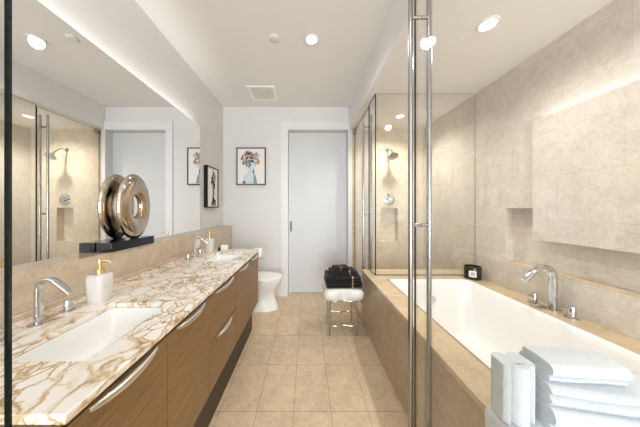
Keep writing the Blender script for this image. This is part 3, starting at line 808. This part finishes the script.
towel('folded_washcloth', M['btowel'], 'small black washcloth with pale band topmost of the stool stack', g, sx-0.02, 2.235, zt3, 0.12, 0.145, 2, 0.021, 0.18, -0.1, 0.0006, 4)

# white towels on the near end of the tub deck
g = 'white towels on the bathtub'
# draped one hanging over the front edge of the deck
bm = B(); path = [(1.25, DZ+0.012)]
for i in range(1, 7): path.append((1.25-0.63*i/6+0.0, DZ+0.012))
path = [(x_, z_) for x_, z_ in path if x_ > 0.63]+[(0.622, DZ+0.0112), (0.614, DZ+0.009), (0.6075, DZ+0.001), (0.607, DZ-0.05), (0.607, DZ-0.15), (0.607, DZ-0.28), (0.607, DZ-0.40)]
rings = []; ny = 26
for i, (px, pz) in enumerate(path):
    a = path[max(0, i-1)]; b = path[min(len(path)-1, i+1)]
    tx, tz = b[0]-a[0], b[1]-a[1]; L = math.hypot(tx, tz); nx, nz = tz/L, -tx/L
    hang = max(0, (DZ-pz)/0.4)
    up, dn = [], []
    for j in range(ny+1):
        yy = 0.40+0.32*j/ny
        wv = 0.001*math.sin(j*0.9)*hang
        up.append((px+nx*(0.007+wv), yy, pz+nz*0.009))
        dn.append((px-nx*(0.005-wv), yy, pz-nz*0.009))
    rings.append(up+list(reversed(dn)))
loft(bm, rings)
tag(obj('bath_towel', bm, M['wtowel'], origin=(0.62, 0.57, DZ), angle=70, bevel=0.004), 'white bath towel draped over the front edge of tub deck under other towels', 'towel', g)
zz = DZ+0.0235
for L, W, ly, th, cx_, cy_, rt, lab in (
    (0.13, 0.36, 3, 0.0245, 0.902, 0.643, -0.2, 'white folded towel at the bottom of the pile on tub deck'),
    (0.13, 0.35, 2, 0.029, 0.898, 0.645, -0.19, 'white folded towel in the middle of the pile on tub deck'),
    (0.10, 0.205, 3, 0.0185, 0.833, 0.672, -0.1, 'smaller white folded towel on top of the pile on tub deck')):
    towel('folded_towel', M['wtowel'], lab, g, cx_, cy_, zz, L, W, ly, th, rt, None, 0.0012, 11, 'y')
    zz += ly*th+0.003
# pleated one standing against the pile
bm = B(); folded(bm, 0, 0, 0, 0.062, 0.175, 4, 0.0245, 0, wob=0.0004, seed=21)
for v in bm.verts:
    x_, y_, z_ = v.co            # x_: along the pleat, y_: depth, z_: layer
    v.co = Vector((0.607+z_, 0.675+y_, DZ+0.024+0.0875+x_))
tag(obj('folded_towel', bm, M['wtowel'], origin=(0.66, 0.67, DZ+0.0235), angle=70, bevel=0.003), 'white towel in upright pleats left of the towel pile', 'towel', g)

# ------------------------------------------------------------------ glass
def glass_slab(name, parent, x0, x1, y0, y1, z0, z1, edge='gedge'):
    bm = boxm((x0, x1, y0, y1, z0, z1))
    dims = (x1-x0, y1-y0, z1-z0); ax = dims.index(min(dims))
    bmesh.ops.recalc_face_normals(bm, faces=bm.faces)
    for f in bm.faces: f.material_index = 0 if abs(f.normal[ax]) > 0.9 else 1
    return obj(name, bm, None, parent, mats=[M['glass'], M[edge]], smooth=False)
def pulls(t, x, y, off, r, z0, z1, zs_):
    for s in (-1, 1):
        bm = B(); tube(bm, [(x+s*off, y, z0), (x+s*off, y, z1)], r, 24); obj('pull_bar', bm, M['steel'], t)
    for z in zs_:
        bm = B()
        for s in (-1, 1):
            tube(bm, [(x+s*0.0055, y, z), (x+s*0.008, y, z)], r*0.9, 16); tube(bm, [(x+s*0.0085, y, z), (x+s*(off-r*0.7), y, z)], r*0.72, 16)
        obj('standoff', bm, M['steel'], t)
ZST = (2.216, 1.199, 0.182)
# near door on the right, standing open along the tub front
t = thing('glass_door', 'open frameless glass door with tall steel pull bars before the bathtub', 'glass door', (0.556, 0.7, 0.0), 'frameless glass doors')
glass_slab('glass_pane', t, 0.551, 0.561, 0.335, 1.09, 0.008, 2.42)
pulls(t, 0.556, 1.045, 0.0455, 0.0115, 0.09, 2.36, ZST)
for z in (0.25, 2.2):
    obj('hinge', boxm((0.543, 0.569, 0.335, 0.39, z-0.045, z+0.045)), M['steel'], t, bevel=0.003)
obj('bottom_seal', boxm((0.552, 0.560, 0.335, 1.09, 0, 0.008)), M['gedge_pale'], t, smooth=False)
# left door edge
t = thing('glass_door', 'frameless glass panel showing its dark green edge before the vanity', 'glass door', (-0.4455, 0.0, 0.0), 'frameless glass doors')
glass_slab('glass_pane', t, -0.4515, -0.4395, -0.40, 0.318, 0.008, 2.42)
obj('bottom_seal', boxm((-0.4505, -0.4405, -0.40, 0.318, 0, 0.008)), M['gedge_pale'], t, smooth=False)
# shower
SG = 0.70
t = thing('shower_glass', 'fixed glass pane across the deck between bathtub and shower', 'glass panel', (1.2, 2.165, DZ), 'frameless shower glass')
glass_slab('glass_pane', t, SG+0.006, XR-0.001, 2.161, 2.169, DZ+0.004, ZS-0.001, 'gedge_pale')
obj('channel', boxm((SG+0.006, XR-0.001, 2.156, 2.174, DZ+0.0005, DZ+0.01)), M['steel'], t, smooth=False)
t = thing('shower_glass', 'narrow fixed glass pane on the tub deck beside shower door', 'glass panel', (SG, 2.27, DZ), 'frameless shower glass')
glass_slab('glass_pane', t, SG-0.005, SG+0.005, 2.160, 2.382, DZ+0.004, ZS-0.001)
obj('channel', boxm((SG-0.009, SG+0.0055, 2.175, 2.384, DZ+0.0005, DZ+0.01)), M['steel'], t, smooth=False)
t = thing('shower_door', 'frameless glass shower door with tall pull bars behind the stool', 'glass door', (SG, 2.75, 0.09), 'frameless glass doors')
glass_slab('glass_pane', t, SG-0.005, SG+0.005, 2.390, YB-0.012, 0.10, 2.425)
pulls(t, SG, 2.455, 0.045, 0.0115, 0.11, 2.36, (2.22, 1.22, 0.2))
for z in (0.3, 2.39): obj('hinge', boxm((SG-0.014, SG+0.014, YB-0.075, YB-0.0005, z-0.03, z+0.03)), M['steel'], t, bevel=0.003)
obj('bottom_seal', boxm((SG-0.004, SG+0.004, 2.39, YB-0.012, 0.0905, 0.1)), M['gedge_pale'], t, smooth=False)

# shower fittings on the back wall
t = thing('overhead_shower', 'chrome shower head on curved arm high on shower wall', 'shower head', (1.18, YB, 2.135))
x = 1.18
bm = B(); lathe(bm, [(0.001, YB-0.012), (0.024, YB-0.012), (0.03, YB-0.004), (0.03, YB)], (x, 0, 2.135), 28, 'y'); obj('flange', bm, M['chrome'], t)
bm = B(); tube(bm, [(x, YB-0.005, 2.135), (x+0.004, YB-0.05, 2.138), (x+0.008, YB-0.09, 2.125), (x+0.014, YB-0.125, 2.09), (x+0.018, YB-0.15, 2.055)], 0.0095, 14); obj('arm', bm, M['chrome'], t)
bm = B(); ax_ = Vector((0, -0.55, -0.83)).normalized(); p0 = Vector((x+0.018, YB-0.148, 2.06)); a_, b_ = frame_axes(ax_)
rings = []
for r, h in ((0.013, 0), (0.019, 0.012), (0.017, 0.024), (0.03, 0.045), (0.06, 0.064), (0.066, 0.074), (0.063, 0.082), (0.036, 0.083)):
    rings.append([p0+ax_*h+a_*r*math.cos(2*PI*k/28)+b_*r*math.sin(2*PI*k/28) for k in range(28)])
loft(bm, rings); obj('spray_head', bm, M['chrome'], t)
t = thing('shower_valve', 'round chrome shower valve plate above the shower niche', 'shower valve', (1.21, YB, 1.41))
bm = B(); lathe(bm, [(0.001, YB-0.012), (0.07, YB-0.012), (0.086, YB-0.006), (0.088, YB)], (1.21, 0, 1.41), 40, 'y'); obj('plate', bm, M['chrome'], t)
bm = B(); lathe(bm, [(0.001, YB-0.055), (0.026, YB-0.055), (0.028, YB-0.05), (0.03, YB-0.012)], (1.21, 0, 1.41), 28, 'y'); kn = obj('knob', bm, M['chrome'], t)
obj('lever', boxm((1.13, 1.21, YB-0.052, YB-0.042, 1.40, 1.42)), M['chrome'], kn, bevel=0.003)
